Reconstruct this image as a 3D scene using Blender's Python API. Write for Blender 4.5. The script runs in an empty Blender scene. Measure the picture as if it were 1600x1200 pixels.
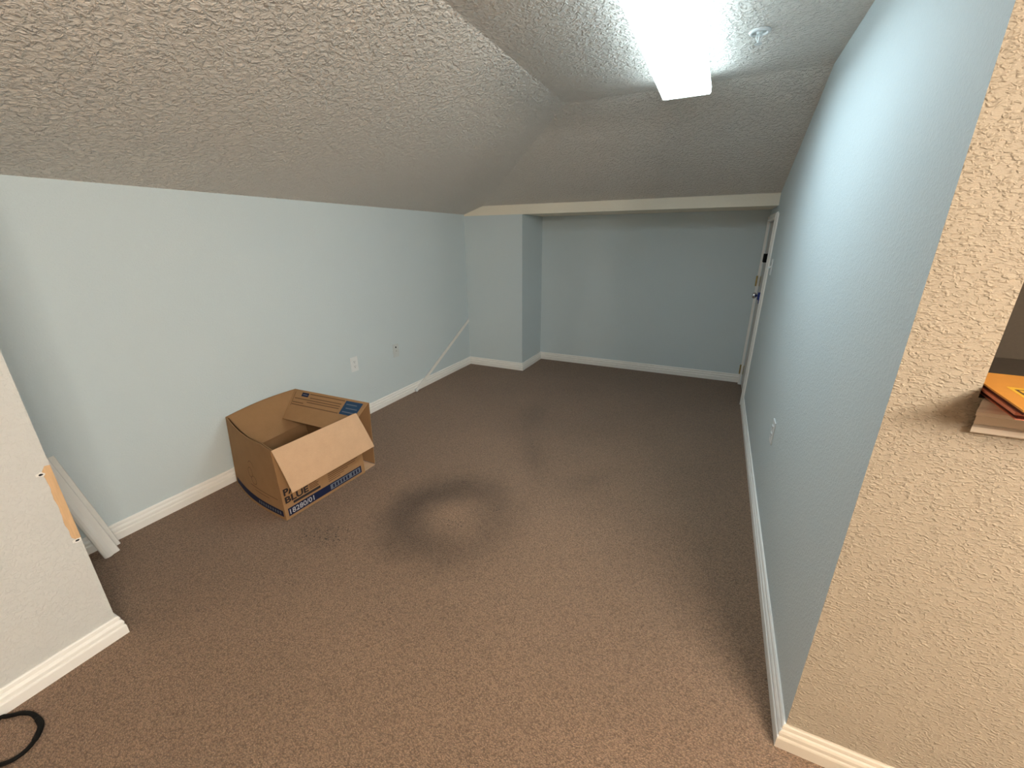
import bpy, bmesh, math, random
from mathutils import Vector, Matrix
random.seed(7)
S = bpy.context.scene
C = S.collection

# ------------------------------------------------------------------ camera
CAM_H = 1.42
PITCH, YAW, ROLL, FPX = 0.3380, -0.4519, -0.0075, 645.46
cp, sp, cy_, sy_ = math.cos(PITCH), math.sin(PITCH), math.cos(YAW), math.sin(YAW)
fwd = Vector((sy_ * cp, cy_ * cp, -sp))
rt = Vector((cy_, -sy_, 0))
up = rt.cross(fwd)
rt2 = math.cos(ROLL) * rt + math.sin(ROLL) * up
up2 = -math.sin(ROLL) * rt + math.cos(ROLL) * up
cam = bpy.data.cameras.new('camera')
cam.sensor_fit = 'HORIZONTAL'
cam.sensor_width = 36.0
cam.lens = FPX / 1600 * 36.0
cam.clip_start = 0.02
camo = bpy.data.objects.new('camera', cam)
m = Matrix((rt2, up2, -fwd)).transposed().to_4x4()
m.translation = Vector((0, 0, CAM_H))
camo.matrix_world = m
C.objects.link(camo)
S.camera = camo

# ------------------------------------------------------------------ world, exposure, lamp strengths
w = bpy.data.worlds.new('world')
w.use_nodes = True
w.node_tree.nodes['Background'].inputs[0].default_value = (0.5, 0.55, 0.6, 1)
w.node_tree.nodes['Background'].inputs[1].default_value = 0.05
S.world = w
S.view_settings.view_transform = 'Standard'
S.view_settings.look = 'None'
S.view_settings.gamma = 1.0
S.view_settings.use_curve_mapping = False
S.view_settings.exposure = 0.22
TUBE_COL, TUBE_STR = (0.72, 0.91, 1.0), 17.5      # ceiling tube light
LAMP_COL, LAMP_STR = (1.0, 0.93, 0.81), 168.0      # warm lamp of the room behind the camera

# ------------------------------------------------------------------ materials
def nmat(name, col, rough=0.7, spec=0.3, metal=0.0):
    m = bpy.data.materials.new(name)
    m.use_nodes = True
    b = m.node_tree.nodes['Principled BSDF']
    b.inputs['Base Color'].default_value = (*col, 1)
    b.inputs['Roughness'].default_value = rough
    b.inputs['Specular IOR Level'].default_value = spec
    b.inputs['Metallic'].default_value = metal
    return m, m.node_tree, b

def node(nt, typ, **kw):
    n = nt.nodes.new(typ)
    for k, v in kw.items():
        if k.startswith('i_'):
            key = k[2:]
            n.inputs[int(key) if key.isdigit() else key].default_value = v
        else:
            setattr(n, k, v)
    return n

def math_n(nt, op, a, b=None, c=None, clamp=False):
    n = nt.nodes.new('ShaderNodeMath')
    n.operation = op
    n.use_clamp = clamp
    for i, x in enumerate((a, b, c)):
        if x is None:
            continue
        if isinstance(x, (int, float)):
            n.inputs[i].default_value = x
        else:
            nt.links.new(x, n.inputs[i])
    return n.outputs[0]

def plaster(name, col, scale, dist, strength, lo=0.45, hi=0.62, var=0.03, rough=0.6, spec=0.25, detail=3.0, stretch=(1, 1, 1)):
    """painted drywall with a sprayed texture (flattened blobs)"""
    m, nt, b = nmat(name, col, rough, spec)
    L = nt.links
    tc = node(nt, 'ShaderNodeTexCoord')
    mp = node(nt, 'ShaderNodeMapping')
    mp.inputs['Scale'].default_value = stretch
    L.new(tc.outputs['Object'], mp.inputs[0])
    n1 = node(nt, 'ShaderNodeTexNoise', i_Scale=scale, i_Detail=detail, i_Roughness=0.55, i_Distortion=0.6)
    L.new(mp.outputs[0], n1.inputs['Vector'])
    r = node(nt, 'ShaderNodeMapRange', interpolation_type='SMOOTHSTEP', i_1=lo, i_2=hi)
    L.new(n1.outputs[0], r.inputs[0])
    n2 = node(nt, 'ShaderNodeTexNoise', i_Scale=scale * 3.1, i_Detail=2.0)
    L.new(mp.outputs[0], n2.inputs['Vector'])
    h = math_n(nt, 'MULTIPLY_ADD', n2.outputs[0], 0.25, r.outputs[0])
    bp = node(nt, 'ShaderNodeBump', i_Strength=strength, i_Distance=dist)
    L.new(h, bp.inputs['Height'])
    L.new(bp.outputs[0], b.inputs['Normal'])
    n3 = node(nt, 'ShaderNodeTexNoise', i_Scale=1.7, i_Detail=4.0)
    L.new(tc.outputs['Object'], n3.inputs['Vector'])
    hsv = node(nt, 'ShaderNodeHueSaturation', i_Color=(*col, 1))
    L.new(math_n(nt, 'MULTIPLY_ADD', n3.outputs[0], 2 * var, 1 - var), hsv.inputs['Value'])
    L.new(hsv.outputs[0], b.inputs['Base Color'])
    return m

def simple(name, col, rough=0.6, spec=0.3, metal=0.0, nscale=40.0, var=0.06, bump=0.0, bscale=None):
    m, nt, b = nmat(name, col, rough, spec, metal)
    L = nt.links
    tc = node(nt, 'ShaderNodeTexCoord')
    n = node(nt, 'ShaderNodeTexNoise', i_Scale=nscale, i_Detail=4.0)
    L.new(tc.outputs['Object'], n.inputs['Vector'])
    hsv = node(nt, 'ShaderNodeHueSaturation', i_Color=(*col, 1))
    L.new(math_n(nt, 'MULTIPLY_ADD', n.outputs[0], 2 * var, 1 - var), hsv.inputs['Value'])
    L.new(hsv.outputs[0], b.inputs['Base Color'])
    if bump:
        nb = node(nt, 'ShaderNodeTexNoise', i_Scale=bscale or nscale, i_Detail=3.0)
        L.new(tc.outputs['Object'], nb.inputs['Vector'])
        bp = node(nt, 'ShaderNodeBump', i_Strength=1.0, i_Distance=bump)
        L.new(nb.outputs[0], bp.inputs['Height'])
        L.new(bp.outputs[0], b.inputs['Normal'])
    return m

def emit(name, col, strength):
    m = bpy.data.materials.new(name)
    m.use_nodes = True
    nt = m.node_tree
    nt.nodes.clear()
    e = node(nt, 'ShaderNodeEmission', i_Color=(*col, 1), i_Strength=strength)
    o = node(nt, 'ShaderNodeOutputMaterial')
    nt.links.new(e.outputs[0], o.inputs[0])
    return m

def carpet_material():
    m, nt, b = nmat('carpet_loops', (0.2, 0.14, 0.1), 0.95, 0.1)
    L = nt.links
    tc = node(nt, 'ShaderNodeTexCoord')
    P = tc.outputs['Object']
    vo = node(nt, 'ShaderNodeTexVoronoi', i_Scale=195.0)
    mp = node(nt, 'ShaderNodeMapping')
    mp.inputs['Scale'].default_value = (1.0, 1.5, 1.0)
    mp.inputs['Rotation'].default_value = (0, 0, 0.45)
    L.new(P, mp.inputs[0])
    L.new(mp.outputs[0], vo.inputs['Vector'])
    ns = node(nt, 'ShaderNodeTexNoise', i_Scale=210.0, i_Detail=3.0)
    L.new(P, ns.inputs['Vector'])
    big = node(nt, 'ShaderNodeTexNoise', i_Scale=2.2, i_Detail=5.0, i_Roughness=0.6)
    L.new(P, big.inputs['Vector'])
    # per-loop tone
    sepc = node(nt, 'ShaderNodeSeparateColor')
    L.new(vo.outputs['Color'], sepc.inputs[0])
    tone = math_n(nt, 'MULTIPLY_ADD', sepc.outputs[0], 0.44, 0.80)
    dip = node(nt, 'ShaderNodeMapRange', i_1=0.25, i_2=0.75, i_3=1.0, i_4=0.55)
    L.new(vo.outputs['Distance'], dip.inputs[0])
    tone = math_n(nt, 'MULTIPLY', tone, dip.outputs[0])
    tone = math_n(nt, 'MULTIPLY', tone, math_n(nt, 'MULTIPLY_ADD', big.outputs[0], 0.22, 0.89))
    # stains (fixed places on the carpet)
    wob = node(nt, 'ShaderNodeTexNoise', i_Scale=6.0, i_Detail=4.0)
    L.new(P, wob.inputs['Vector'])
    def dist_to(x, y, sx=1.0, sy=1.0, rot=0.0):
        mm = node(nt, 'ShaderNodeMapping', vector_type='TEXTURE')
        mm.inputs['Location'].default_value = (x, y, 0)
        mm.inputs['Rotation'].default_value = (0, 0, rot)
        mm.inputs['Scale'].default_value = (sx, sy, 1)
        L.new(P, mm.inputs[0])
        ln = node(nt, 'ShaderNodeVectorMath', operation='LENGTH')
        L.new(mm.outputs[0], ln.inputs[0])
        return ln.outputs['Value'], mm.outputs[0]
    def gauss(d, r0, wd):
        t = math_n(nt, 'DIVIDE', math_n(nt, 'SUBTRACT', d, r0), wd)
        return math_n(nt, 'EXPONENT', math_n(nt, 'MULTIPLY', math_n(nt, 'MULTIPLY', t, t), -1.0))
    d, v = dist_to(-1.10, 1.55)
    dw = math_n(nt, 'MULTIPLY_ADD', wob.outputs[0], 0.18, math_n(nt, 'SUBTRACT', d, 0.09))
    ring = gauss(dw, 0.262, 0.140)
    sx = node(nt, 'ShaderNodeSeparateXYZ')
    L.new(v, sx.inputs[0])
    # stronger on the side towards the box
    side = math_n(nt, 'MULTIPLY_ADD', sx.outputs[0], -1.1, 0.62, clamp=True)
    stain = math_n(nt, 'MULTIPLY', math_n(nt, 'MULTIPLY', ring, side), 0.66)
    lightc = math_n(nt, 'MULTIPLY', gauss(d, 0.0, 0.11), -0.14)
    stain = math_n(nt, 'ADD', stain, lightc)
    for (x, y, sxx, syy, rot, amt) in [(-0.98, 2.35, 0.10, 0.42, 0.5, 0.20), (-1.25, 3.0, 0.16, 0.35, 0.2, 0.22),
                                       (-0.55, 2.2, 0.12, 0.30, -0.5, 0.14), (-0.1, 1.35, 0.3, 0.5, 0.2, 0.10),
                                       (-1.62, 1.15, 0.10, 0.09, 0.0, 0.14), (-0.9, 2.9, 0.5, 0.3, 0.3, 0.10),
                                       (0.2, 2.6, 0.2, 0.9, 0.0, 0.10)]:
        dd, _ = dist_to(x, y, sxx, syy, rot)
        stain = math_n(nt, 'MULTIPLY_ADD', gauss(dd, 0.0, 0.8), amt, stain)
    # small dark spots
    spn = node(nt, 'ShaderNodeTexNoise', i_Scale=85.0, i_Detail=2.0)
    L.new(P, spn.inputs['Vector'])
    spr = node(nt, 'ShaderNodeMapRange', i_1=0.58, i_2=0.66)
    L.new(spn.outputs[0], spr.inputs[0])
    for (x, y, r, amt) in [(-1.085, 1.50, 0.055, 1.1), (-1.58, 1.16, 0.085, 1.1), (-1.72, 1.10, 0.07, 0.9), (-0.93, 1.70, 0.03, 0.8),
                           (-1.24, 1.87, 0.02, 0.8), (-1.35, 2.02, 0.02, 0.8), (-1.5, 0.85, 0.03, 0.7), (-1.02, 0.9, 0.10, 0.4)]:
        dd, _ = dist_to(x, y)
        g = math_n(nt, 'MULTIPLY', gauss(dd, 0.0, r), spr.outputs[0])
        stain = math_n(nt, 'MULTIPLY_ADD', g, amt, stain)
    tone = math_n(nt, 'MULTIPLY', tone, math_n(nt, 'SUBTRACT', 1.0, stain))
    ramp = node(nt, 'ShaderNodeMix', data_type='RGBA', i_6=(0.325, 0.202, 0.128, 1), i_7=(0.288, 0.184, 0.120, 1))
    L.new(ns.outputs[0], ramp.inputs[0])
    mul = node(nt, 'ShaderNodeHueSaturation')
    L.new(ramp.outputs[2], mul.inputs['Color'])
    L.new(tone, mul.inputs['Value'])
    L.new(mul.outputs[0], b.inputs['Base Color'])
    hh = math_n(nt, 'MULTIPLY_ADD', ns.outputs[0], 0.6, math_n(nt, 'SUBTRACT', 1.0, vo.outputs['Distance']))
    bp = node(nt, 'ShaderNodeBump', i_Strength=0.9, i_Distance=0.004)
    L.new(hh, bp.inputs['Height'])
    L.new(bp.outputs[0], b.inputs['Normal'])
    b.inputs['Sheen Weight'].default_value = 0.15
    return m

def cardboard_material(name, col):
    m, nt, b = nmat(name, col, 0.85, 0.15)
    L = nt.links
    tc = node(nt, 'ShaderNodeTexCoord')
    n = node(nt, 'ShaderNodeTexNoise', i_Scale=14.0, i_Detail=6.0, i_Roughness=0.65)
    L.new(tc.outputs['Object'], n.inputs['Vector'])
    n2 = node(nt, 'ShaderNodeTexNoise', i_Scale=260.0, i_Detail=2.0)
    L.new(tc.outputs['Object'], n2.inputs['Vector'])
    t = math_n(nt, 'MULTIPLY_ADD', n.outputs[0], 0.22, 0.86)
    t = math_n(nt, 'MULTIPLY', t, math_n(nt, 'MULTIPLY_ADD', n2.outputs[0], 0.16, 0.92))
    hsv = node(nt, 'ShaderNodeHueSaturation', i_Color=(*col, 1))
    L.new(t, hsv.inputs['Value'])
    L.new(hsv.outputs[0], b.inputs['Base Color'])
    bp = node(nt, 'ShaderNodeBump', i_Strength=0.5, i_Distance=0.002)
    L.new(n.outputs[0], bp.inputs['Height'])
    L.new(bp.outputs[0], b.inputs['Normal'])
    return m

def wood_material(name, col):
    m, nt, b = nmat(name, col, 0.7, 0.2)
    L = nt.links
    tc = node(nt, 'ShaderNodeTexCoord')
    mp = node(nt, 'ShaderNodeMapping')
    mp.inputs['Scale'].default_value = (60, 60, 6)
    L.new(tc.outputs['Object'], mp.inputs[0])
    n = node(nt, 'ShaderNodeTexNoise', i_Scale=3.0, i_Detail=5.0)
    L.new(mp.outputs[0], n.inputs['Vector'])
    hsv = node(nt, 'ShaderNodeHueSaturation', i_Color=(*col, 1))
    L.new(math_n(nt, 'MULTIPLY_ADD', n.outputs[0], 0.4, 0.8), hsv.inputs['Value'])
    L.new(hsv.outputs[0], b.inputs['Base Color'])
    return m

BLUEGREY = (0.635, 0.708, 0.725)
M = dict(
    carpet=carpet_material(),
    wall=plaster('blue_grey_wall_paint', BLUEGREY, 110.0, 0.0010, 0.5),
    wall_stub=plaster('warm_lit_blue_grey_paint', (0.64, 0.635, 0.61), 95.0, 0.0018, 0.55),  # the blue-grey paint with warm lamp light mixed into its colour
    tan=plaster('beige_wall_paint', (0.355, 0.290, 0.213), 110.0, 0.0046, 0.66, 0.42, 0.80, detail=1.5, stretch=(1, 1, 1.7)),
    ceil=plaster('beige_ceiling_texture', (0.84, 0.79, 0.725), 54.0, 0.011, 0.82, 0.38, 0.74),
    beam=plaster('cream_beam_paint', (0.90, 0.83, 0.69), 95.0, 0.001, 0.4),
    trim=simple('white_trim_paint', (0.90, 0.87, 0.82), 0.38, 0.45, var=0.03, nscale=25, bump=0.0006, bscale=60),
    ledge=simple('shade_toned_trim', (0.58, 0.50, 0.40), 0.45, 0.4, var=0.04, nscale=25, bump=0.0006, bscale=60),  # trim paint darkened to carry the ledge's shade; beige wall's baseboard shares it
    plastic=simple('white_plastic', (0.80, 0.82, 0.82), 0.3, 0.5, var=0.02),
    plate=simple('painted_over_plate', (0.62, 0.655, 0.645), 0.5, 0.35, var=0.03),
    metalw=simple('white_enamel', (0.80, 0.80, 0.72), 0.35, 0.5, var=0.02),
    dark=simple('dark_gap', (0.012, 0.012, 0.014), 0.8, 0.2),
    black=simple('black_rubber', (0.006, 0.0055, 0.005), 0.8, 0.15, bump=0.0004, bscale=300),
    brass=simple('aged_brass', (0.50, 0.37, 0.14), 0.35, 0.5, 1.0, var=0.15),
    chrome=simple('satin_chrome', (0.72, 0.72, 0.74), 0.22, 0.5, 1.0),
    blue=simple('blue_plastic', (0.012, 0.03, 0.20), 0.4, 0.5),
    door=simple('door_paint', (0.62, 0.59, 0.56), 0.45, 0.4, var=0.03),
    card=cardboard_material('brown_cardboard', (0.335, 0.19, 0.09)),
    card_in=cardboard_material('raw_cardboard', (0.62, 0.40, 0.245)),
    ink=simple('black_print', (0.025, 0.02, 0.022), 0.7, 0.2),
    inkb=simple('blue_print', (0.008, 0.012, 0.040), 0.7, 0.2),
    inkb2=simple('label_blue_print', (0.014, 0.045, 0.10), 0.6, 0.2),
    inkbr=simple('brown_print', (0.14, 0.075, 0.04), 0.8, 0.1),
    inkw=simple('pale_print', (0.42, 0.42, 0.45), 0.7, 0.2),
    inkw2=simple('dull_pale_print', (0.13, 0.15, 0.19), 0.7, 0.2),
    wood=wood_material('bare_wood', (0.66, 0.43, 0.24)),
    gypsum=simple('bare_gypsum', (0.82, 0.80, 0.76), 0.9, 0.1),
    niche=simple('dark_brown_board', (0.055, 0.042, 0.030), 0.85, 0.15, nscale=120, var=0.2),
    orange=simple('orange_card_cover', (0.66, 0.28, 0.05), 0.55, 0.35, var=0.08),
    yellow=simple('yellow_print', (0.78, 0.47, 0.05), 0.55, 0.3),
    pink=simple('salmon_folder_paper', (0.66, 0.22, 0.13), 0.7, 0.2),
    maroon=simple('gap_shaded_paper', (0.10, 0.022, 0.014), 0.8, 0.2),  # page edges coloured dark for the shade in the gaps under the covers
    paper=simple('page_paper', (0.62, 0.50, 0.38), 0.8, 0.2),
    tube=emit('lit_tube_lens', TUBE_COL, TUBE_STR),
    tube_side=emit('lit_tube_lens_side', TUBE_COL, TUBE_STR * 0.62),
    bulb=emit('lit_lamp_globe', LAMP_COL, LAMP_STR),
)

# ------------------------------------------------------------------ mesh helpers
ORG = {}
def org(p):
    return ORG.get(p.name, Vector((0, 0, 0))) if p else Vector((0, 0, 0))

def obj(name, verts, faces, mat, parent=None, smooth=False, mats=None, fm=None):
    o0 = org(parent)
    me = bpy.data.meshes.new(name)
    me.from_pydata([tuple(Vector(v) - o0) for v in verts], [], faces)
    bm = bmesh.new()
    bm.from_mesh(me)
    bmesh.ops.remove_doubles(bm, verts=bm.verts, dist=1e-6)
    bmesh.ops.recalc_face_normals(bm, faces=bm.faces)
    bm.to_mesh(me)
    bm.free()
    me.materials.append(M[mat])
    if smooth:
        for p in me.polygons:
            p.use_smooth = True
    o = bpy.data.objects.new(name, me)
    C.objects.link(o)
    if parent:
        o.parent = parent
        ORG[o.name] = o0
    return o

def tag(o, label=None, cat=None, group=None, kind=None):
    if label: o['label'] = label
    if cat: o['category'] = cat
    if group: o['group'] = group
    if kind: o['kind'] = kind
    return o

def thing(name, loc, label=None, cat=None, group=None, kind=None):
    o = bpy.data.objects.new(name, None)
    o.empty_display_size = 0.05
    o.location = loc
    C.objects.link(o)
    ORG[o.name] = Vector(loc)
    return tag(o, label, cat, group, kind)

class G:
    """collects geometry for one mesh"""
    def __init__(s): s.v, s.f = [], []
    def add(s, vs, fs):
        n = len(s.v)
        s.v += [tuple(v) for v in vs]
        s.f += [tuple(i + n for i in f) for f in fs]
        return s
    def box(s, x0, x1, y0, y1, z0, z1):
        return s.add([(x0, y0, z0), (x1, y0, z0), (x1, y1, z0), (x0, y1, z0), (x0, y0, z1), (x1, y0, z1), (x1, y1, z1), (x0, y1, z1)],
                     [(0, 3, 2, 1), (4, 5, 6, 7), (0, 1, 5, 4), (1, 2, 6, 5), (2, 3, 7, 6), (3, 0, 4, 7)])
    def cbox(s, x0, x1, y0, y1, z0, z1, c=0.002):
        """box with chamfered edges"""
        bm = bmesh.new()
        bmesh.ops.create_cube(bm, size=1.0)
        for v in bm.verts:
            v.co = Vector(((x0 + x1) / 2 + v.co.x * (x1 - x0), (y0 + y1) / 2 + v.co.y * (y1 - y0), (z0 + z1) / 2 + v.co.z * (z1 - z0)))
        bmesh.ops.bevel(bm, geom=bm.edges[:], offset=c, segments=2, affect='EDGES', profile=0.6)
        bm.verts.index_update()
        s.add([v.co[:] for v in bm.verts], [[v.index for v in f.verts] for f in bm.faces])
        bm.free()
        return s
    def poly(s, pts, h):
        """polygon (3D pts) extruded by vector h"""
        n = len(pts)
        h = Vector(h)
        vs = [Vector(p) for p in pts] + [Vector(p) + h for p in pts]
        fs = [tuple(range(n))[::-1], tuple(range(n, 2 * n))] + [(i, (i + 1) % n, n + (i + 1) % n, n + i) for i in range(n)]
        return s.add(vs, fs)
    def lathe(s, prof, c, axis='Z', n=24):
        """prof: (radius, height along axis) list, closed on the axis where radius is 0"""
        c = Vector(c)
        ax = {'X': (Vector((1, 0, 0)), Vector((0, 1, 0)), Vector((0, 0, 1))), 'Y': (Vector((0, 1, 0)), Vector((0, 0, 1)), Vector((1, 0, 0))),
              'Z': (Vector((0, 0, 1)), Vector((1, 0, 0)), Vector((0, 1, 0)))}[axis]
        vs, fs = [], []
        for r, h in prof:
            for k in range(n):
                a = 2 * math.pi * k / n
                vs.append(c + ax[0] * h + ax[1] * (r * math.cos(a)) + ax[2] * (r * math.sin(a)))
        for i in range(len(prof) - 1):
            for k in range(n):
                k2 = (k + 1) % n
                fs.append((i * n + k, i * n + k2, (i + 1) * n + k2, (i + 1) * n + k))
        if prof[0][0] > 1e-5: fs.append(tuple(range(n))[::-1])
        if prof[-1][0] > 1e-5: fs.append(tuple(range((len(prof) - 1) * n, len(prof) * n)))
        return s.add(vs, fs)
    def tube(s, pts, r, n=10):
        pts = [Vector(p) for p in pts]
        rs = r if isinstance(r, (list, tuple)) else [r] * len(pts)
        vs, fs = [], []
        for i, p in enumerate(pts):
            t = (pts[min(i + 1, len(pts) - 1)] - pts[max(i - 1, 0)]).normalized()
            ref = Vector((0, 0, 1)) if abs(t.z) < 0.9 else Vector((1, 0, 0))
            a = t.cross(ref).normalized()
            b = t.cross(a)
            for k in range(n):
                q = 2 * math.pi * k / n
                vs.append(p + a * (rs[i] * math.cos(q)) + b * (rs[i] * math.sin(q)))
        for i in range(len(pts) - 1):
            for k in range(n):
                k2 = (k + 1) % n
                fs.append((i * n + k, i * n + k2, (i + 1) * n + k2, (i + 1) * n + k))
        fs.append(tuple(range(n))[::-1])
        fs.append(tuple(range((len(pts) - 1) * n, len(pts) * n)))
        return s.add(vs, fs)
    def extr(s, prof, o, ex, ey, d):
        """profile (a,b) in the plane ex,ey at o, extruded by vector d"""
        o, ex, ey = Vector(o), Vector(ex), Vector(ey)
        return s.poly([o + ex * a + ey * b for a, b in prof], d)
    def build(s, name, mat, parent=None, smooth=False):
        return obj(name, s.v, s.f, mat, parent, smooth)

# ------------------------------------------------------------------ room dimensions
XL, XR = -2.555, 0.359          # left wall, right wall
YN, YF = 4.110, 4.664           # front of the boxed-out corner and beam, far wall
XN = -1.866                     # side of the boxed-out corner
ZB, ZBT = 1.654, 1.7455         # beam bottom, top of its visible face
ZL, ZC = 1.669, 2.190           # left wall top, flat ceiling
XC, YC = -0.974, 2.777          # creases of the flat ceiling
YR = 1.067                      # beige wall on the right
XS, YS = -1.869, 0.407          # near left wall and its end
XB, YB = 2.7, -2.4              # room behind the camera
SLX = (ZC - ZL) / (XC - XL)
SLY = (ZC - ZBT) / (YN - YC)
XH = XL + (ZBT - ZL) / SLX      # where the hip meets the beam

# floor
tag(G().box(XL - 0.12, XB + 0.12, YB - 0.12, YF + 0.12, -0.10, 0.0).build('floor', 'carpet'), 'worn brown loop carpet with a dark ring-shaped stain', kind='structure')

# walls
tag(G().box(XL - 0.12, XL, YS - 0.2, YF, 0, ZL + 0.03).build('wall_left', 'wall'), 'pale blue-grey knee wall under the sloping ceiling', kind='structure')
tag(G().box(XL, XN, YN, YF, 0, ZB).build('wall_corner_boxing', 'wall'), 'blue-grey boxed-out corner beneath the beam', kind='structure')
tag(G().box(XL, XR + 0.12, YF, YF + 0.12, 0, ZB + 0.2).build('wall_far', 'wall'), 'shaded blue-grey far wall under the beam', kind='structure')
tag(G().box(XL, XR, YN, YF, ZB, ZBT + 0.13).build('soffit_beam', 'beam'), 'cream painted beam across the far end', kind='structure')
DY0, DY1, DZ = 4.005, 4.590, 1.545      # door opening in the right wall
g = G()
g.poly([(XR, YR, 0), (XR + 0.12, YR + 0.12, 0), (XR + 0.12, DY0, 0), (XR, DY0, 0)], (0, 0, ZC + 0.05))
g.box(XR, XR + 0.12, DY0, DY1, DZ, ZC + 0.05)
g.box(XR, XR + 0.12, DY1, YF, 0, ZC + 0.05)
tag(g.build('wall_right', 'wall'), 'pale blue-grey wall beside the door', kind='structure')
# beige wall with a shelf opening
OX0, OX1, OZ0, OZ1 = 0.489, 1.35, 1.122, 1.95
g = G()
g.poly([(XR, YR, 0), (OX0, YR, 0), (OX0, YR + 0.12, 0), (XR + 0.12, YR + 0.12, 0)], (0, 0, ZC + 0.05))
g.box(OX0, OX1, YR, YR + 0.12, 0, OZ0)
g.box(OX0, OX1, YR, YR + 0.12, OZ1, ZC + 0.05)
g.box(OX1, XB, YR, YR + 0.12, 0, ZC + 0.05)
wt = tag(g.build('wall_front_right', 'tan'), 'rough textured beige wall on the right', kind='structure')
g = G()
g.box(OX0 - 0.008, OX1 + 0.02, YR + 0.40, YR + 0.42, OZ0 - 0.02, OZ1 + 0.02)
g.box(OX0 - 0.008, OX0, YR + 0.12, YR + 0.40, OZ0 - 0.02, OZ1 + 0.02)
g.box(OX1, OX1 + 0.02, YR + 0.12, YR + 0.40, OZ0 - 0.02, OZ1 + 0.02)
g.box(OX0 - 0.008, OX1 + 0.02, YR + 0.12, YR + 0.40, OZ0 - 0.02, OZ0)
g.box(OX0 - 0.008, OX1 + 0.02, YR + 0.12, YR + 0.40, OZ1, OZ1 + 0.02)
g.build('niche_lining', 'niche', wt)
# near left wall (closet block)
tag(G().poly([(XS, YB, 0), (XS, YS, 0), (XL - 0.12, YS, 0), (XL - 0.12, YB, 0)], (0, 0, ZL + SLX * (XS - XL))).build('wall_near_left', 'wall_stub'), 'pale wall end with a patch of bare wood', kind='structure')
ws = bpy.data.objects['wall_near_left']
# room behind the camera
tag(G().box(XS, XB + 0.12, YB - 0.12, YB, 0, ZC + 0.05).build('wall_back', 'tan'), 'beige wall behind the viewer', kind='structure')
tag(G().box(XB, XB + 0.12, YB, YR + 0.12, 0, ZC + 0.05).build('wall_side', 'tan'), 'beige side wall behind the viewer', kind='structure')

# ceilings
tag(G().poly([(XC, YB, ZC), (XB + 0.12, YB, ZC), (XB + 0.12, YR + 0.12, ZC), (XR + 0.12, YR + 0.12, ZC), (XR + 0.12, YC, ZC), (XC, YC, ZC)], (0, 0, 0.1)).build('ceiling', 'ceil'), 'flat textured ceiling around the tube light', kind='structure')
xo = XL - 0.10
tag(G().poly([(xo, YB, ZL + SLX * (xo - XL)), (XC, YB, ZC), (XC, YC, ZC), (XH, YN, ZBT), (xo, YN, ZL + SLX * (xo - XL))], (0, 0, 0.1)).build('ceiling_slope_left', 'ceil'), 'sloping textured ceiling above the left wall', kind='structure')
tag(G().poly([(XC, YC, ZC), (XR + 0.12, YC, ZC), (XR + 0.12, YN, ZBT), (XH, YN, ZBT)], (0, 0, 0.1)).build('ceiling_slope_far', 'ceil'), 'sloping textured ceiling running down to the beam', kind='structure')

# ------------------------------------------------------------------ baseboards: one moulded profile, mitred at the corners
BT, BH = 0.0165, 0.086
PROF = [(0, 0), (BT, 0), (BT, 0.036), (BT - 0.0015, 0.040), (BT - 0.0060, 0.042), (BT - 0.0060, 0.047), (BT - 0.002, 0.050), (BT - 0.0025, 0.058),
        (BT - 0.006, 0.064), (BT - 0.0105, 0.067), (BT - 0.0105, 0.071), (BT - 0.0065, 0.074), (BT - 0.0085, 0.082), (BT - 0.012, BH), (0, BH)]

def sweep(names, path, z0=0.0, prof=PROF, mat='trim', side=1, labels=None):
    """path: 2D corner points on the wall line; the profile grows to the left (side=1) of the direction of travel"""
    n = len(path)
    P = [Vector(p) for p in path]
    dirs = [(P[i + 1] - P[i]).normalized() for i in range(n - 1)]
    nor = [Vector((-d.y, d.x)) * side for d in dirs]
    def off(i):
        if i == 0: return nor[0]
        if i == n - 1: return nor[-1]
        a, b = nor[i - 1], nor[i]
        s = a + b
        return s / (1 + a.dot(b))
    out = []
    for i in range(n - 1):
        g = G()
        vs = []
        for k in (i, i + 1):
            o = off(k)
            vs += [(P[k].x + o.x * a, P[k].y + o.y * a, z0 + b) for a, b in prof]
        m_ = len(prof)
        fs = [(j, (j + 1) % m_, m_ + (j + 1) % m_, m_ + j) for j in range(m_)] + [tuple(range(m_))[::-1], tuple(range(m_, 2 * m_))]
        g.add(vs, fs)
        o = g.build(names[i], mat if isinstance(mat, str) else mat[i])
        tag(o, labels[i] if labels else None, kind='structure')
        out.append(o)
    return out

sweep(['baseboard_near_left', 'baseboard_alcove', 'baseboard_left', 'baseboard_corner_front', 'baseboard_corner_side', 'baseboard_far'],
      [(XS, YB), (XS, YS), (XL, YS), (XL, YN), (XN, YN), (XN, YF), (XR - 0.001, YF)][0:7], side=-1,
      labels=['white moulded baseboard along the near left wall', 'white baseboard behind the wall end', 'white baseboard along the left wall behind the box',
              'short white baseboard on the boxed-out corner', 'short white baseboard on the side of the boxed-out corner', 'white baseboard along the far wall'])
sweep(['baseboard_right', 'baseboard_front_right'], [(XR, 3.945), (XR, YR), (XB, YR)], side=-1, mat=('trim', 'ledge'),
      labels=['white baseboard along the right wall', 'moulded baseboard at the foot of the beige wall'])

# ------------------------------------------------------------------ door in the far right corner
d1 = thing('door_1', (XR, 4.3, 0), 'narrow low door with white casing in the far right corner', kind='structure')
G().cbox(XR + 0.006, XR + 0.041, DY0 + 0.003, DY1 - 0.003, 0.012, DZ - 0.004, 0.002).build('door_leaf', 'door', d1)
CASING = [(0, 0), (0.021, 0.002), (0.021, 0.020), (0.014, 0.030), (0.013, 0.048), (0.009, 0.056), (0, 0.058)]
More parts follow.
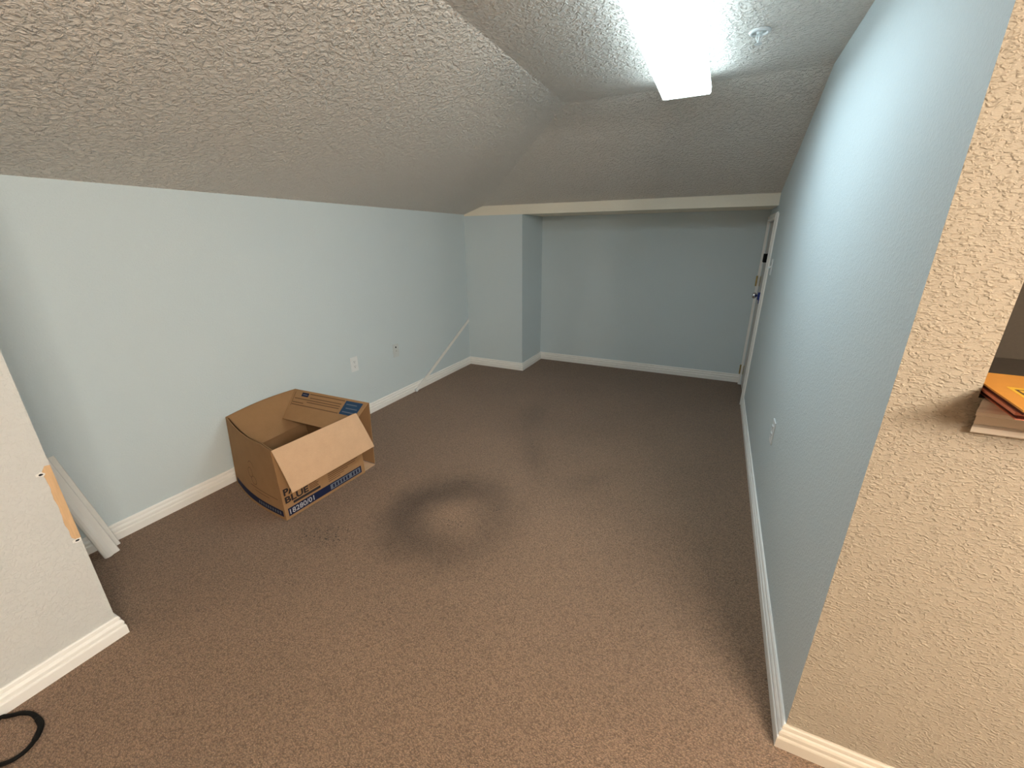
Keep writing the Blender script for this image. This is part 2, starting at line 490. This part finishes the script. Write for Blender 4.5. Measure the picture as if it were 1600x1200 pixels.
# jamb casings: profile (proud, width)
g = G(); g.extr(CASING, (XR, DY0 - 0.002, 0), (-1, 0, 0), (0, -1, 0), (0, 0, DZ + 0.045)); g.build('door_casing', 'trim', d1)
g = G(); g.extr(CASING, (XR, DY1 + 0.002, 0), (-1, 0, 0), (0, 1, 0), (0, 0, DZ + 0.045)); g.build('door_casing', 'trim', d1)
g = G(); g.extr(CASING, (XR, DY0 + 0.0, DZ + 0.002), (-1, 0, 0), (0, 0, 1), (0, DY1 - DY0, 0)); g.build('door_casing', 'trim', d1)
for z in (0.16, 1.03):
    g = G()
    g.cbox(XR - 0.023, XR - 0.0205, DY1 + 0.001, DY1 + 0.030, z - 0.045, z + 0.045, 0.0008)
    g.lathe([(0, -0.048), (0.004, -0.048), (0.0065, -0.044), (0.0065, 0.044), (0.004, 0.048), (0, 0.048)], (XR - 0.024, DY1 - 0.002, z), 'Z', 12)
    g.cbox(XR + 0.002, XR + 0.005, DY1 - 0.034, DY1 - 0.004, z - 0.045, z + 0.045, 0.0008)
    tag(g.build('hinge', 'brass', d1), 'brass hinge')
# small black latch box on the leaf
g = G(); g.cbox(XR - 0.028, XR + 0.0055, 4.20, 4.29, 1.215, 1.285, 0.004); tag(g.build('latch_box', 'black', d1), 'small black box on the door')
# knob
g = G()
g.lathe([(0, 0.008), (0.030, 0.008), (0.030, 0.002), (0.024, -0.004), (0.011, -0.008), (0.010, -0.036), (0.016, -0.042), (0.024, -0.052), (0.0255, -0.062), (0.021, -0.071), (0.010, -0.075), (0, -0.0755)],
        (XR, 4.065, 0.955), 'X', 20)
tag(g.build('door_knob', 'chrome', d1, True), 'satin metal knob')
# blue tag hanging round the knob neck
kt = thing('key_tag', (XR - 0.022, 4.065, 0.955), 'blue tag hanging from the door knob', 'tag')
g = G()
g.tube([(XR - 0.022, 4.065 + 0.0135 * math.cos(a), 0.953 + 0.0155 * math.sin(a)) for a in [2 * math.pi * k / 20 for k in range(21)]], 0.002, 6)
g.build('cord_loop', 'blue', kt, True)
g = G(); g.cbox(XR - 0.036, XR - 0.006, 4.012, 4.050, 0.925, 0.985, 0.005); g.build('tag_body', 'blue', kt)
g = G(); g.tube([(XR - 0.020, 4.031, 0.926), (XR - 0.019, 4.031, 0.893)], 0.006, 6); g.build('tassel', 'blue', kt)

# ------------------------------------------------------------------ electrical plates
def frame(origin, u, n):
    u, n = Vector(u), Vector(n)
    o = Vector(origin)
    return lambda a, b, c: o + u * a + Vector((0, 0, 1)) * b + n * c

def plate_geo(F, w, h, t, c=0.003):
    g = G().cbox(-w / 2, w / 2, -h / 2, h / 2, 0, t, c)
    g.v = [tuple(F(*v)) for v in g.v]
    return g

def sub_box(F, a0, a1, b0, b1, c0, c1, ch=0.0006):
    g = G().cbox(a0, a1, b0, b1, c0, c1, ch)
    g.v = [tuple(F(*v)) for v in g.v]
    return g

def disc(F, a, b, r, c0, c1, n=16):
    g = G().lathe([(0, c0), (r, c0), (r, (c0 + c1) / 2), (r * 0.8, c1), (0, c1)], (0, 0, 0), 'Z', n)
    g.v = [tuple(F(v[0] + a, v[1] + b, v[2])) for v in g.v]
    return g

def duplex(origin, u, n, label, group):
    t = thing('wall_outlet', origin, label, 'outlet', group)
    F = frame(origin, u, n)
    plate_geo(F, 0.074, 0.120, 0.006).build('cover_plate', 'plastic', t)
    for s in (-1, 1):
        k = sub_box(F, -0.0165, 0.0165, s * 0.0195 - 0.0135, s * 0.0195 + 0.0135, 0.0055, 0.0085, 0.0012).build('socket', 'plastic', t)
        sub_box(F, -0.0078, -0.0054, s * 0.0195 - 0.0015, s * 0.0195 + 0.0075, 0.0084, 0.0089, 0.0002).build('slot', 'dark', k)
        sub_box(F, 0.0054, 0.0078, s * 0.0195 - 0.0005, s * 0.0195 + 0.0065, 0.0084, 0.0089, 0.0002).build('slot', 'dark', k)
        disc(F, 0, s * 0.0195 - 0.0075, 0.0026, 0.0084, 0.0089).build('ground_hole', 'dark', k)
    disc(F, 0, 0, 0.0032, 0.0058, 0.0072).build('screw', 'plastic', t)
    return t

duplex((XL, 2.335, 0.470), (0, 1, 0), (1, 0, 0), 'white duplex wall outlet above the box on the left wall', None)
duplex((XR, 2.250, 0.500), (0, -1, 0), (-1, 0, 0), 'white duplex wall outlet low on the right wall', None)

# cable plate painted over
o = (XL, 2.835, 0.465)
t = thing('cable_plate', o, 'wall-coloured cable cover plate with a black hole right of the outlet', 'cover plate')
F = frame(o, (0, 1, 0), (1, 0, 0))
plate_geo(F, 0.074, 0.118, 0.005).build('cover_plate', 'plate', t)
disc(F, 0, 0.030, 0.0085, 0.0045, 0.0058).build('cable_hole', 'dark', t)
disc(F, 0, -0.004, 0.0040, 0.0048, 0.0066).build('screw', 'chrome', t)

# light switch by the door
o = (XR, 3.77, 1.205)
t = thing('light_switch', o, 'white light switch on the right wall beside the door', 'light switch')
F = frame(o, (0, -1, 0), (-1, 0, 0))
plate_geo(F, 0.074, 0.118, 0.006).build('cover_plate', 'plastic', t)
g = G().cbox(-0.005, 0.005, -0.006, 0.006, 0.0, 0.022, 0.0015)
g.v = [tuple(F(a, b + 0.002 - c * 0.35, c + 0.004)) for a, b, c in g.v]
g.build('toggle', 'plastic', t)
for s in (-1, 1):
    disc(F, 0, s * 0.030, 0.003, 0.0058, 0.0070).build('screw', 'plastic', t)

# ------------------------------------------------------------------ ceiling tube light
FX0, FX1, FY0, FY1 = -0.386, -0.158, 1.43, 2.635
lf = thing('tube_light', ((FX0 + FX1) / 2, (FY0 + FY1) / 2, ZC), 'lit white fluorescent tube light with a flat wrap diffuser on the ceiling', 'ceiling light')
g = G(); g.cbox(FX0 + 0.012, FX1 - 0.012, FY0 + 0.01, FY1 - 0.01, ZC - 0.060, ZC, 0.002); g.build('housing', 'metalw', lf)
zb = 2.100
g = G(); g.poly([(FX0 + 0.004, FY0 + 0.006, zb + 0.004), (FX0 + 0.006, FY0 + 0.006, zb), (FX1 - 0.006, FY0 + 0.006, zb), (FX1 - 0.004, FY0 + 0.006, zb + 0.004)], (0, FY1 - FY0 - 0.012, 0)); df = g.build('diffuser', 'tube', lf)
for xa, xb in ((FX0, FX0 + 0.004), (FX1 - 0.004, FX1)):
    g = G(); g.box(xa, xb, FY0 + 0.006, FY1 - 0.006, zb + 0.003, ZC - 0.060); g.build('diffuser_side', 'tube_side', df)
prof2 = [(FX0 - 0.002, ZC - 0.056), (FX0 - 0.002, zb + 0.004), (FX0 + 0.004, zb - 0.002), (FX1 - 0.004, zb - 0.002), (FX1 + 0.002, zb + 0.004), (FX1 + 0.002, ZC - 0.056)]
for y in (FY0, FY1 - 0.006):
    g = G(); g.poly([(a, y, b) for a, b in prof2], (0, 0.006, 0)); tag(g.build('end_cap', 'metalw', lf), 'white end cap')

# ------------------------------------------------------------------ sprinkler
sx, sy = 0.018, 2.235
sp_ = thing('fire_sprinkler', (sx, sy, ZC), 'white pendant fire sprinkler on the ceiling right of the tube light', 'sprinkler')
g = G(); g.lathe([(0.026, 0.0), (0.038, 0.0), (0.040, -0.003), (0.038, -0.007), (0.030, -0.010), (0.027, -0.008), (0.025, -0.001), (0.026, 0.0)], (sx, sy, ZC), 'Z', 32); g.build('escutcheon', 'plastic', sp_, True)
g = G(); g.lathe([(0, -0.001), (0.026, -0.001), (0.0262, -0.003), (0.012, -0.004), (0.010, -0.012), (0, -0.012)], (sx, sy, ZC), 'Z', 24); g.build('cup', 'plate', sp_)
for s in (-1, 1):
    g = G(); g.tube([(sx + s * 0.008, sy, ZC - 0.011), (sx + s * 0.0105, sy, ZC - 0.022), (sx + s * 0.002, sy, ZC - 0.040)], 0.0022, 8); g.build('frame_arm', 'plastic', sp_, True)
g = G(); g.tube([(sx, sy, ZC - 0.011), (sx, sy, ZC - 0.040)], 0.0045, 10); g.build('bulb', 'plastic', sp_, True)
g = G(); g.lathe([(0, -0.039), (0.005, -0.039), (0.006, -0.042), (0.014, -0.043), (0.014, -0.0445), (0, -0.0445)], (sx, sy, ZC), 'Z', 24); g.build('deflector', 'plastic', sp_)

# ------------------------------------------------------------------ warm lamp in the room behind the camera
LX, LY = 1.52, -0.62
LDX, LDY = 0.80, 0.60                      # direction of the lamp bar
wl = thing('globe_lamp', (LX, LY, ZC), 'ceiling lamp bar with four warm glass globes behind the viewer', 'lamp')
g = G()
for c0, c1, r in ((-0.60, 0.60, 0.045),):
    ex, ey = Vector((LDX, LDY, 0)), Vector((-LDY, LDX, 0))
    o_ = Vector((LX, LY, ZC))
    g.poly([o_ + ex * c0 + ey * r, o_ + ex * c0 - ey * r, o_ + ex * c1 - ey * r, o_ + ex * c1 + ey * r], (0, 0, -0.03))
g.build('mounting_bar', 'metalw', wl)
for k in range(4):
    px, py = LX + LDX * (k - 1.5) * 0.33, LY + LDY * (k - 1.5) * 0.33
    g = G(); g.lathe([(0, -0.030), (0.030, -0.030), (0.032, -0.045), (0.045, -0.052), (0, -0.052)], (px, py, ZC), 'Z', 20); h_ = g.build('socket_cup', 'metalw', wl, True)
    g = G(); g.lathe([(0, -0.052), (0.042, -0.052), (0.090, -0.080), (0.110, -0.125), (0.100, -0.175), (0.060, -0.212), (0, -0.222)], (px, py, ZC), 'Z', 24); g.build('globe', 'bulb', wl, True)

# ------------------------------------------------------------------ bare wood patch with screw holes on the wall end
outl = [(0.0006, 0.450), (0.0006, 0.738)] + [(-(0.021 + 0.0015 * math.sin(k * 0.9) + random.uniform(-0.0012, 0.0012)), 0.738 - k * 0.288 / 22) for k in range(23)]
outl[2] = (-0.012, 0.740); outl[-1] = (-0.010, 0.449)
g = G(); g.poly([(XS - 0.002, YS + a_, b_) for a_, b_ in outl], (0.0028, 0, 0)); tag(g.build('bare_wood_patch', 'wood', ws), 'strip of unpainted wood on the wall end')
for z, dy in ((0.716, 0.027), (0.447, 0.010)):
    def blob(r, n, x0, x1, j):
        g = G()
        pts = []
        for k in range(n):
            q = 2 * math.pi * k / n
            rr = r * (1 + random.uniform(-j, j))
            pts.append((XS + x0, min(YS - dy + rr * math.cos(q) * 1.25, YS), z + rr * math.sin(q) * 0.8))
        return g.poly(pts, (x1 - x0, 0, 0))
    p = blob(0.0095, 16, 0.0, 0.0012, 0.3).build('chipped_plaster', 'gypsum', ws)
    blob(0.0042, 12, 0.0012, 0.0018, 0.15).build('screw_hole', 'dark', p)

# ------------------------------------------------------------------ loose mouldings
def beam_between(a, b, prof, wide, name, mat, parent):
    """prof (across, proud) swept from a to b; 'wide' is the across direction"""
    a, b = Vector(a), Vector(b)
    d = (b - a).normalized()
    wv = Vector(wide); wv = (wv - d * wv.dot(d)).normalized()
    nv = wv.cross(d).normalized()
    g = G()
    g.extr(prof, a, wv, nv, b - a)
    return g.build(name, mat, parent)

RAIL = [(-0.030, 0), (-0.030, 0.008), (-0.026, 0.016), (-0.018, 0.021), (-0.008, 0.022), (0.000, 0.018), (0.006, 0.013), (0.020, 0.011), (0.028, 0.009), (0.030, 0.004), (0.030, 0)]
ms = thing('casing_moulding', (-2.44, 0.605, 0), 'short white casing moulding leaning on the left wall behind the wall end', 'moulding')
beam_between((-2.440, 0.605, 0.003), (-2.549, 0.510, 0.62), RAIL, (0.25, 1, 0), 'moulded_face', 'trim', ms)
ms2 = thing('flat_trim_board', (-2.50, 0.64, 0), 'thin white board behind the leaning casing moulding', 'board')
beam_between((-2.490, 0.636, 0.002), (-2.553, 0.555, 0.52), [(-0.022, -0.010), (0.022, -0.010), (0.024, -0.006), (0.022, -0.001), (-0.022, -0.001)], (0.15, 1, 0), 'board_face', 'trim', ms2)

# long thin strip leaning in the corner
st = thing('trim_strip', (-2.525, 3.035, 0), 'long thin white trim strip leaning diagonally against the far left wall', 'trim strip')
a, b = Vector((-2.5215, 3.035, 0.010)), Vector((-2.540, 4.092, 0.528))
STRIP = [(-0.0175, 0), (-0.0175, 0.008), (-0.009, 0.011), (-0.002, 0.011), (0.000, 0.006), (0.002, 0.006), (0.004, 0.010), (0.012, 0.008), (0.0145, 0.004), (0.0145, 0)]
beam_between(a, b, STRIP, (0, -0.45, 0.9), 'strip_face', 'trim', st)
dd = (b - a).normalized()
beam_between(b - dd * 0.004, b + dd * 0.012, [(-0.016, -0.001), (-0.016, 0.012), (0.016, 0.012), (0.016, -0.001)], (0, -0.45, 0.9), 'end_clip', 'plastic', st)
beam_between(a - dd * 0.006, a + dd * 0.016, [(-0.016, -0.001), (-0.016, 0.012), (0.016, 0.012), (0.016, -0.001)], (0, -0.45, 0.9), 'end_clip', 'plastic', st)

# ------------------------------------------------------------------ black cable on the floor
ctrl = [(-1.99, 0.02), (-1.93, 0.062), (-1.875, 0.077), (-1.832, 0.098), (-1.803, 0.122), (-1.770, 0.135), (-1.735, 0.137), (-1.700, 0.134), (-1.676, 0.122), (-1.655, 0.104), (-1.643, 0.082), (-1.645, 0.058), (-1.665, 0.034), (-1.70, 0.010), (-1.76, -0.02), (-1.80, -0.10), (-1.78, -0.25)]
ctrl = ctrl[2:]
def catmull(p, n=8):
    out = []
    for i in range(len(p) - 1):
        p0, p1, p2, p3 = p[max(i - 1, 0)], p[i], p[i + 1], p[min(i + 2, len(p) - 1)]
        for k in range(n):
            t = k / n
            out.append(tuple(0.5 * (2 * p1[j] + (p2[j] - p0[j]) * t + (2 * p0[j] - 5 * p1[j] + 4 * p2[j] - p3[j]) * t * t + (3 * p1[j] - p0[j] - 3 * p2[j] + p3[j]) * t ** 3) for j in (0, 1)))
    out.append(p[-1])
    return out
cpts = [(max(x, XS + BT + 0.008), y, 0.0065) for x, y in catmull(ctrl)]
cb = thing('black_cable', (-1.70, 0.06, 0), 'black cable looped on the carpet by the near left baseboard', 'cable')
G().tube(cpts, 0.0062, 10).build('sheath', 'black', cb, True)
i0 = len(cpts) * 4 // 14
G().tube([(x, y, z + 0.0005) for x, y, z in cpts[i0:i0 + 24]], [0.0066] + [0.0078] * 22 + [0.0066], 10).build('sleeve', 'black', cb, True)

# ------------------------------------------------------------------ ledge of the shelf opening and the papers on it
SILL = [(0, 0), (0.014, 0.000), (0.017, 0.003), (0.017, 0.013), (0.010, 0.016), (0.013, 0.019), (0.016, 0.034), (0.017, 0.038), (0.026, 0.039), (0.036, 0.044), (0.039, 0.050), (0.036, 0.055), (0.030, 0.058), (0.022, 0.067), (0, 0.068)]
lg = thing('shelf_ledge', (0.48, YR, 1.055), 'moulded white ledge under the opening in the beige wall', kind='structure')
vs = []
mlen = len(SILL)
for xx, sh in ((0.4975, -1), (1.42, 1)):
    vs += [(xx + sh * a * 0.55, YR - a, 1.055 + b) for a, b in SILL]
G().add(vs, [(j, (j + 1) % mlen, mlen + (j + 1) % mlen, mlen + j) for j in range(mlen)] + [tuple(range(mlen))[::-1], tuple(range(mlen, 2 * mlen))]).build('moulding', 'ledge', lg)
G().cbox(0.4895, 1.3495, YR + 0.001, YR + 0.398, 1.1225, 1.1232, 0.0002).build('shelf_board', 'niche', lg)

def rot_box(cx, cy, w, d, z0, z1, ang, name, mat, parent, ch=0.001, x0=0.0):
    """box whose left front corner is (cx, cy); w along x, d along +y, turned by ang"""
    g = G().cbox(x0, w, 0, d, z0, z1, ch)
    ca, sa = math.cos(ang), math.sin(ang)
    g.v = [(cx + a * ca - b * sa, cy + a * sa + b * ca, c) for a, b, c in g.v]
    return g.build(name, mat, parent)

pf = thing('salmon_folder', (0.60, 1.05, 1.1235), 'salmon paper folder lying under the orange booklet on the ledge', 'folder')
ANG = -0.085
rot_box(0.489, 0.950, 0.30, 0.22, 1.1238, 1.1250, ANG, 'lower_cover', 'pink', pf, 0.0004)
rot_box(0.492, 0.953, 0.296, 0.216, 1.1251, 1.1330, ANG, 'pages', 'maroon', pf, 0.0004)
rot_box(0.484, 0.945, 0.30, 0.22, 1.1331, 1.1385, ANG, 'upper_cover', 'pink', pf, 0.0008)
ob = thing('orange_booklet', (0.60, 1.05, 1.139), 'orange booklet with yellow print on top of the ledge', 'booklet')
rot_box(0.486, 0.930, 0.296, 0.25, 1.1388, 1.1452, ANG, 'pages', 'maroon', ob, 0.0004)
oc = rot_box(0.482, 0.925, 0.30, 0.255, 1.1453, 1.1485, ANG, 'upper_cover', 'orange', ob, 0.0006)
def on_cover(x0, x1, y0, y1, name, mat, dz=0.0):
    g = G().box(x0, x1, y0, y1, 1.14852 + dz, 1.14872 + dz)
    ca, sa = math.cos(ANG), math.sin(ANG)
    g.v = [(0.482 + a * ca - b * sa, 0.925 + a * sa + b * ca, c) for a, b, c in g.v]
    return g.build(name, mat, oc)
on_cover(0.028, 0.16, 0.075, 0.150, 'printed_block', 'yellow')
for k in range(3):
    x = 0.034 + k * 0.030
    on_cover(x, x + 0.004, 0.090, 0.135, 'printed_mark', 'inkbr', 0.0003)
    for q in (0.090, 0.110, 0.131):
        on_cover(x + 0.004, x + 0.018, q, q + 0.004, 'printed_mark', 'inkbr', 0.0003)

# ------------------------------------------------------------------ the cardboard box
bx = thing('cardboard_box', (-2.2, 1.47, 0), 'open brown cardboard box with loose flaps and blue print against the left wall', 'box')

def panel_fn(P00, P10, P11, P01, bow=None):
    P00, P10, P11, P01 = map(Vector, (P00, P10, P11, P01))
    def f(u, v):
        p = P00 * (1 - u) * (1 - v) + P10 * u * (1 - v) + P11 * u * v + P01 * (1 - u) * v
        if bow: p = p + Vector(bow(u, v))
        return p
    def nrm(u, v):
        e = 0.01
        a = f(u + e, v) - f(u - e, v)
        b = f(u, v + e) - f(u, v - e)
        return a.cross(b).normalized()
    return f, nrm

def sheet(name, fn, mat, parent, th=0.004, nu=10, nv=8, mat2=None):
    """corrugated sheet; fn's normal side is the printed outside"""
    f, nr = fn
    vs, fs = [], []
    for s in (0, 1):
        for j in range(nv + 1):
            for i in range(nu + 1):
                u, v = i / nu, j / nv
                vs.append(f(u, v) - nr(u, v) * (th * s))
    N = (nu + 1) * (nv + 1)
    idx = lambda s, i, j: s * N + j * (nu + 1) + i
    for j in range(nv):
        for i in range(nu):
            fs.append((idx(0, i, j), idx(0, i + 1, j), idx(0, i + 1, j + 1), idx(0, i, j + 1)))
            fs.append((idx(1, i, j), idx(1, i, j + 1), idx(1, i + 1, j + 1), idx(1, i + 1, j)))
    for i in range(nu):
        fs.append((idx(0, i, 0), idx(1, i, 0), idx(1, i + 1, 0), idx(0, i + 1, 0)))
        fs.append((idx(0, i, nv), idx(0, i + 1, nv), idx(1, i + 1, nv), idx(1, i, nv)))
    for j in range(nv):
        fs.append((idx(0, 0, j), idx(0, 0, j + 1), idx(1, 0, j + 1), idx(1, 0, j)))
        fs.append((idx(0, nu, j), idx(1, nu, j), idx(1, nu, j + 1), idx(0, nu, j + 1)))
    return obj(name, vs, fs, mat, parent, False)

def print_patch(name, fn, u0, u1, v0, v1, mat, parent, lift=0.0006, nu=8):
    f, nr = fn
    vs, fs = [], []
    for j in (0, 1):
        for i in range(nu + 1):
            u, v = u0 + (u1 - u0) * i / nu, (v0, v1)[j]
            vs.append(f(u, v) + nr(u, v) * lift)
    for i in range(nu):
        fs.append((i, i + 1, nu + 2 + i, nu + 1 + i))
    return obj(name, vs, fs, mat, parent)

def lettering(name, text, fn, u0, v0, v1, wu, mat, parent, lift=0.0010, bold=0.0):
    cu = bpy.data.curves.new('lettering', 'FONT')
    cu.body = text
    cu.size = 1.0
    cu.offset = bold
    cu.resolution_u = 3
    o = bpy.data.objects.new('lettering_source', cu)
    C.objects.link(o)
    dg = bpy.context.evaluated_depsgraph_get()
    me = bpy.data.meshes.new_from_object(o.evaluated_get(dg))
    vs = [v.co.copy() for v in me.vertices]
    fs = [tuple(p.vertices) for p in me.polygons]
    bpy.data.objects.remove(o)
    bpy.data.meshes.remove(me)
    bpy.data.curves.remove(cu)
    xs = [v.x for v in vs]; ys = [v.y for v in vs]
    x0_, x1_, y0_, y1_ = min(xs), max(xs), min(ys), max(ys)
    f, nr = fn
    out = []
    for v in vs:
        u = u0 + wu * (v.x - x0_) / (x1_ - x0_)
        w_ = v0 + (v1 - v0) * (v.y - y0_) / (y1_ - y0_)
        out.append(f(u, w_) + nr(u, w_) * lift)
    return obj(name, out, fs, mat, parent)

BZ = 0.006
pA, pB = (-1.893, 1.132, BZ), (-1.897, 1.130, 0.424)
pC, pD = (-2.508, 1.250, BZ), (-2.534, 1.292, 0.427)
pG, pT = (-1.872, 1.680, BZ), (-1.905, 1.692, 0.409)
pK, pE = (-2.512, 1.800, BZ), (-2.542, 1.775, 0.445)
pH, pF = (-1.898, 1.795, BZ), (-1.925, 1.838, 0.421)

# near face: bulging belly, sagging top edge
def bow_near(u, v):
    s = math.sin(math.pi * u)
    return (0, -0.030 * s * (0.3 + 0.7 * (1 - v)), -0.022 * math.sin(math.pi * min(1, u * 1.25)) * v ** 3)
fn_near = panel_fn(pC, pA, pB, pD, bow_near)
fn_front = panel_fn(pA, pG, pT, pB, lambda u, v: (0.006 * math.sin(math.pi * u) * v, 0, 0))
fn_back = panel_fn(pK, pC, pD, pE, lambda u, v: (-0.004 * math.sin(math.pi * u) * v, 0, 0.012 * math.sin(math.pi * u) * v ** 3))
fn_far = panel_fn(pH, pK, pE, pF)
near = sheet('near_panel', fn_near, 'card', bx, nu=16, nv=12)
front = sheet('front_panel', fn_front, 'card', bx)
back = sheet('wall_panel', fn_back, 'card', bx)
far = sheet('far_panel', fn_far, 'card', bx)
fn_bot = panel_fn((-1.905, 1.143, 0.003), (-2.500, 1.258, 0.003), (-2.508, 1.792, 0.003), (-1.889, 1.786, 0.003))
sheet('bottom_panel', fn_bot, 'card_in', bx, th=-0.004)
# inner floor seen through the top is lined by the bottom flaps
fn_bf = panel_fn((-2.49, 1.27, 0.013), (-2.20, 1.24, 0.009), (-2.20, 1.78, 0.009), (-2.49, 1.785, 0.013))
sheet('bottom_flap', fn_bf, 'card', bx, th=0.003)

# front flap folded outwards
fl_L, fl_R = (-1.824, 1.151, 0.188), (-1.806, 1.720, 0.189)
fT0, fB0 = (-1.893, 1.692, 0.412), (-1.890, 1.130, 0.427)
fn_ffl = panel_fn(fT0, fB0, fl_L, fl_R, lambda u, v: (0.004 * math.sin(math.pi * v), 0, 0))
def flip(fn):
    f, nr = fn
    return f, (lambda u, v: -nr(u, v))
ffl = sheet('front_flap', fn_ffl, 'card_in', bx, th=0.004)
# far flap folded inwards, printed side up
q1, q2 = (-2.470, 1.598, 0.305), (-1.940, 1.640, 0.285)
fn_far_fl = panel_fn(q1, q2, (-1.928, 1.834, 0.4235), (-2.538, 1.772, 0.4475))
farfl = sheet('far_flap', fn_far_fl, 'card', bx)
# wall-side flap folded down inside
fn_wfl = panel_fn((-2.452, 1.770, 0.222), (-2.452, 1.345, 0.207), (-2.527, 1.296, 0.424), (-2.534, 1.768, 0.440), lambda u, v: (0, 0, 0.012 * math.sin(math.pi * u) * v ** 3))
sheet('wall_flap', flip(fn_wfl), 'card', bx, th=0.004)
# near flap folded down inside
fn_nfl = panel_fn((-1.930, 1.178, 0.215), (-2.430, 1.300, 0.215), (-2.525, 1.302, 0.424), (-1.905, 1.142, 0.420), lambda u, v: (0, -0.006 * math.sin(math.pi * u) * v, -0.022 * math.sin(math.pi * min(1, (1 - u) * 1.25)) * v ** 3))
sheet('near_flap', flip(fn_nfl), 'card', bx, th=0.004, nu=16, nv=12)

# --- printing on the front panel (u from the near corner, v up)
W, Hh = 0.55, 0.41
U = lambda y: (y - 1.132) / W
V = lambda z: (z - BZ) / Hh
print_patch('number_bar', fn_front, U(1.150), U(1.655), V(0.022), V(0.068), 'inkb', front)
print_patch('bar_end', fn_front, U(1.420), U(1.645), V(0.029), V(0.061), 'inkw2', front, 0.0011)
for k in range(9):
    y = 1.437 + k * 0.0215 + (0.012 if k > 5 else 0)
    print_patch('bar_mark', fn_front, U(y), U(y + 0.012), V(0.034), V(0.056), 'inkb', front, 0.0016, 1)
lettering('lettering', '18280/01', fn_front, U(1.158), V(0.030), V(0.060), 0.150 / W, 'inkw', front, 0.0011, 0.012)
lettering('lettering', 'BLUE', fn_front, U(1.145), V(0.100), V(0.138), 0.140 / W, 'ink', front, 0.0011, 0.035)
lettering('lettering', 'PACIFIC', fn_front, U(1.145), V(0.146), V(0.186), 0.205 / W, 'ink', front, 0.0011, 0.035)
print_patch('black_bar', fn_front, U(1.188), U(1.358), V(0.080), V(0.0945), 'ink', front)
for k, (y0, y1) in enumerate([(1.292, 1.350), (1.292, 1.345), (1.292, 1.352), (1.292, 1.340)]):
    print_patch('small_print', fn_front, U(y0), U(y1), V(0.104 + k * 0.0095), V(0.109 + k * 0.0095), 'inkbr', front, 0.0007, 1)
for k, (y0, y1) in enumerate([(1.415, 1.50), (1.415, 1.53), (1.415, 1.56), (1.415, 1.62), (1.415, 1.64), (1.43, 1.65), (1.45, 1.64), (1.5, 1.65)]):
    print_patch('small_print', fn_front, U(y0), U(y1), V(0.084 + k * 0.012), V(0.0885 + k * 0.012), 'inkbr', front, 0.0007, 4)

# --- printing on the near panel (u from the wall, v up)
print_patch('dark_bar', fn_near, 0.06, 0.975, V(0.024), V(0.060), 'inkb', near, 0.0008, 20)
for k in range(10):
    u = 0.60 + k * 0.036
    print_patch('bar_mark', fn_near, u, u + 0.018, V(0.034), V(0.050), 'inkw2', near, 0.0014, 1)
print_patch('rule_line', fn_near, 0.48, 0.93, V(0.118), V(0.122), 'inkbr', near, 0.0008, 12)
print_patch('rule_line', fn_near, 0.55, 0.80, V(0.100), V(0.103), 'inkbr', near, 0.0008, 12)
def ring_print(fn, uc, vc, ru, rv, parent, wdt=0.12, a0=0.0, a1=2 * math.pi, n=20):
    f, nr = fn
    vs, fs = [], []
    for i in range(n + 1):
        a = a0 + (a1 - a0) * i / n
        for s in (1, 1 - wdt):
            u, v = uc + ru * s * math.cos(a), vc + rv * s * math.sin(a)
            vs.append(f(u, v) + nr(u, v) * 0.0009)
    for i in range(n):
        fs.append((2 * i, 2 * i + 2, 2 * i + 3, 2 * i + 1))
    return obj('line_drawing', vs, fs, 'inkbr', parent)
ring_print(fn_near, 0.50, 0.46, 0.045, 0.075, near)
ring_print(fn_near, 0.56, 0.37, 0.050, 0.060, near)
ring_print(fn_near, 0.53, 0.54, 0.060, 0.100, near, 0.08, 0.3, 2.6)

# --- printing on the far flap (u from the wall, v up to the fold)
print_patch('blue_label', fn_far_fl, 0.735, 0.955, 0.50, 0.93, 'inkb2', farfl, 0.0008)
for k, (a, b_) in enumerate([(0.76, 0.91), (0.78, 0.93), (0.76, 0.90)]):
    print_patch('label_line', fn_far_fl, a, b_, 0.57 + k * 0.12, 0.60 + k * 0.12, 'inkw2', farfl, 0.0013, 1)
print_patch('dark_label', fn_far_fl, 0.130, 0.225, 0.80, 0.93, 'inkb', farfl, 0.0008)
print_patch('label_line', fn_far_fl, 0.145, 0.21, 0.85, 0.875, 'inkw2', farfl, 0.0013, 1)
for k, (a, b_) in enumerate([(0.04, 0.72), (0.04, 0.20), (0.24, 0.70), (0.05, 0.70), (0.26, 0.70), (0.06, 0.72)]):
    v = (0.495, 0.57, 0.63, 0.70, 0.78, 0.90)[k]
    if k == 5: a = 0.24
    print_patch('small_print', fn_far_fl, a, b_, v, v + 0.028, 'inkbr', farfl, 0.0008, 6)
print_patch('small_print', fn_far_fl, 0.030, 0.036, 0.45, 0.92, 'inkbr', farfl, 0.0008, 1)
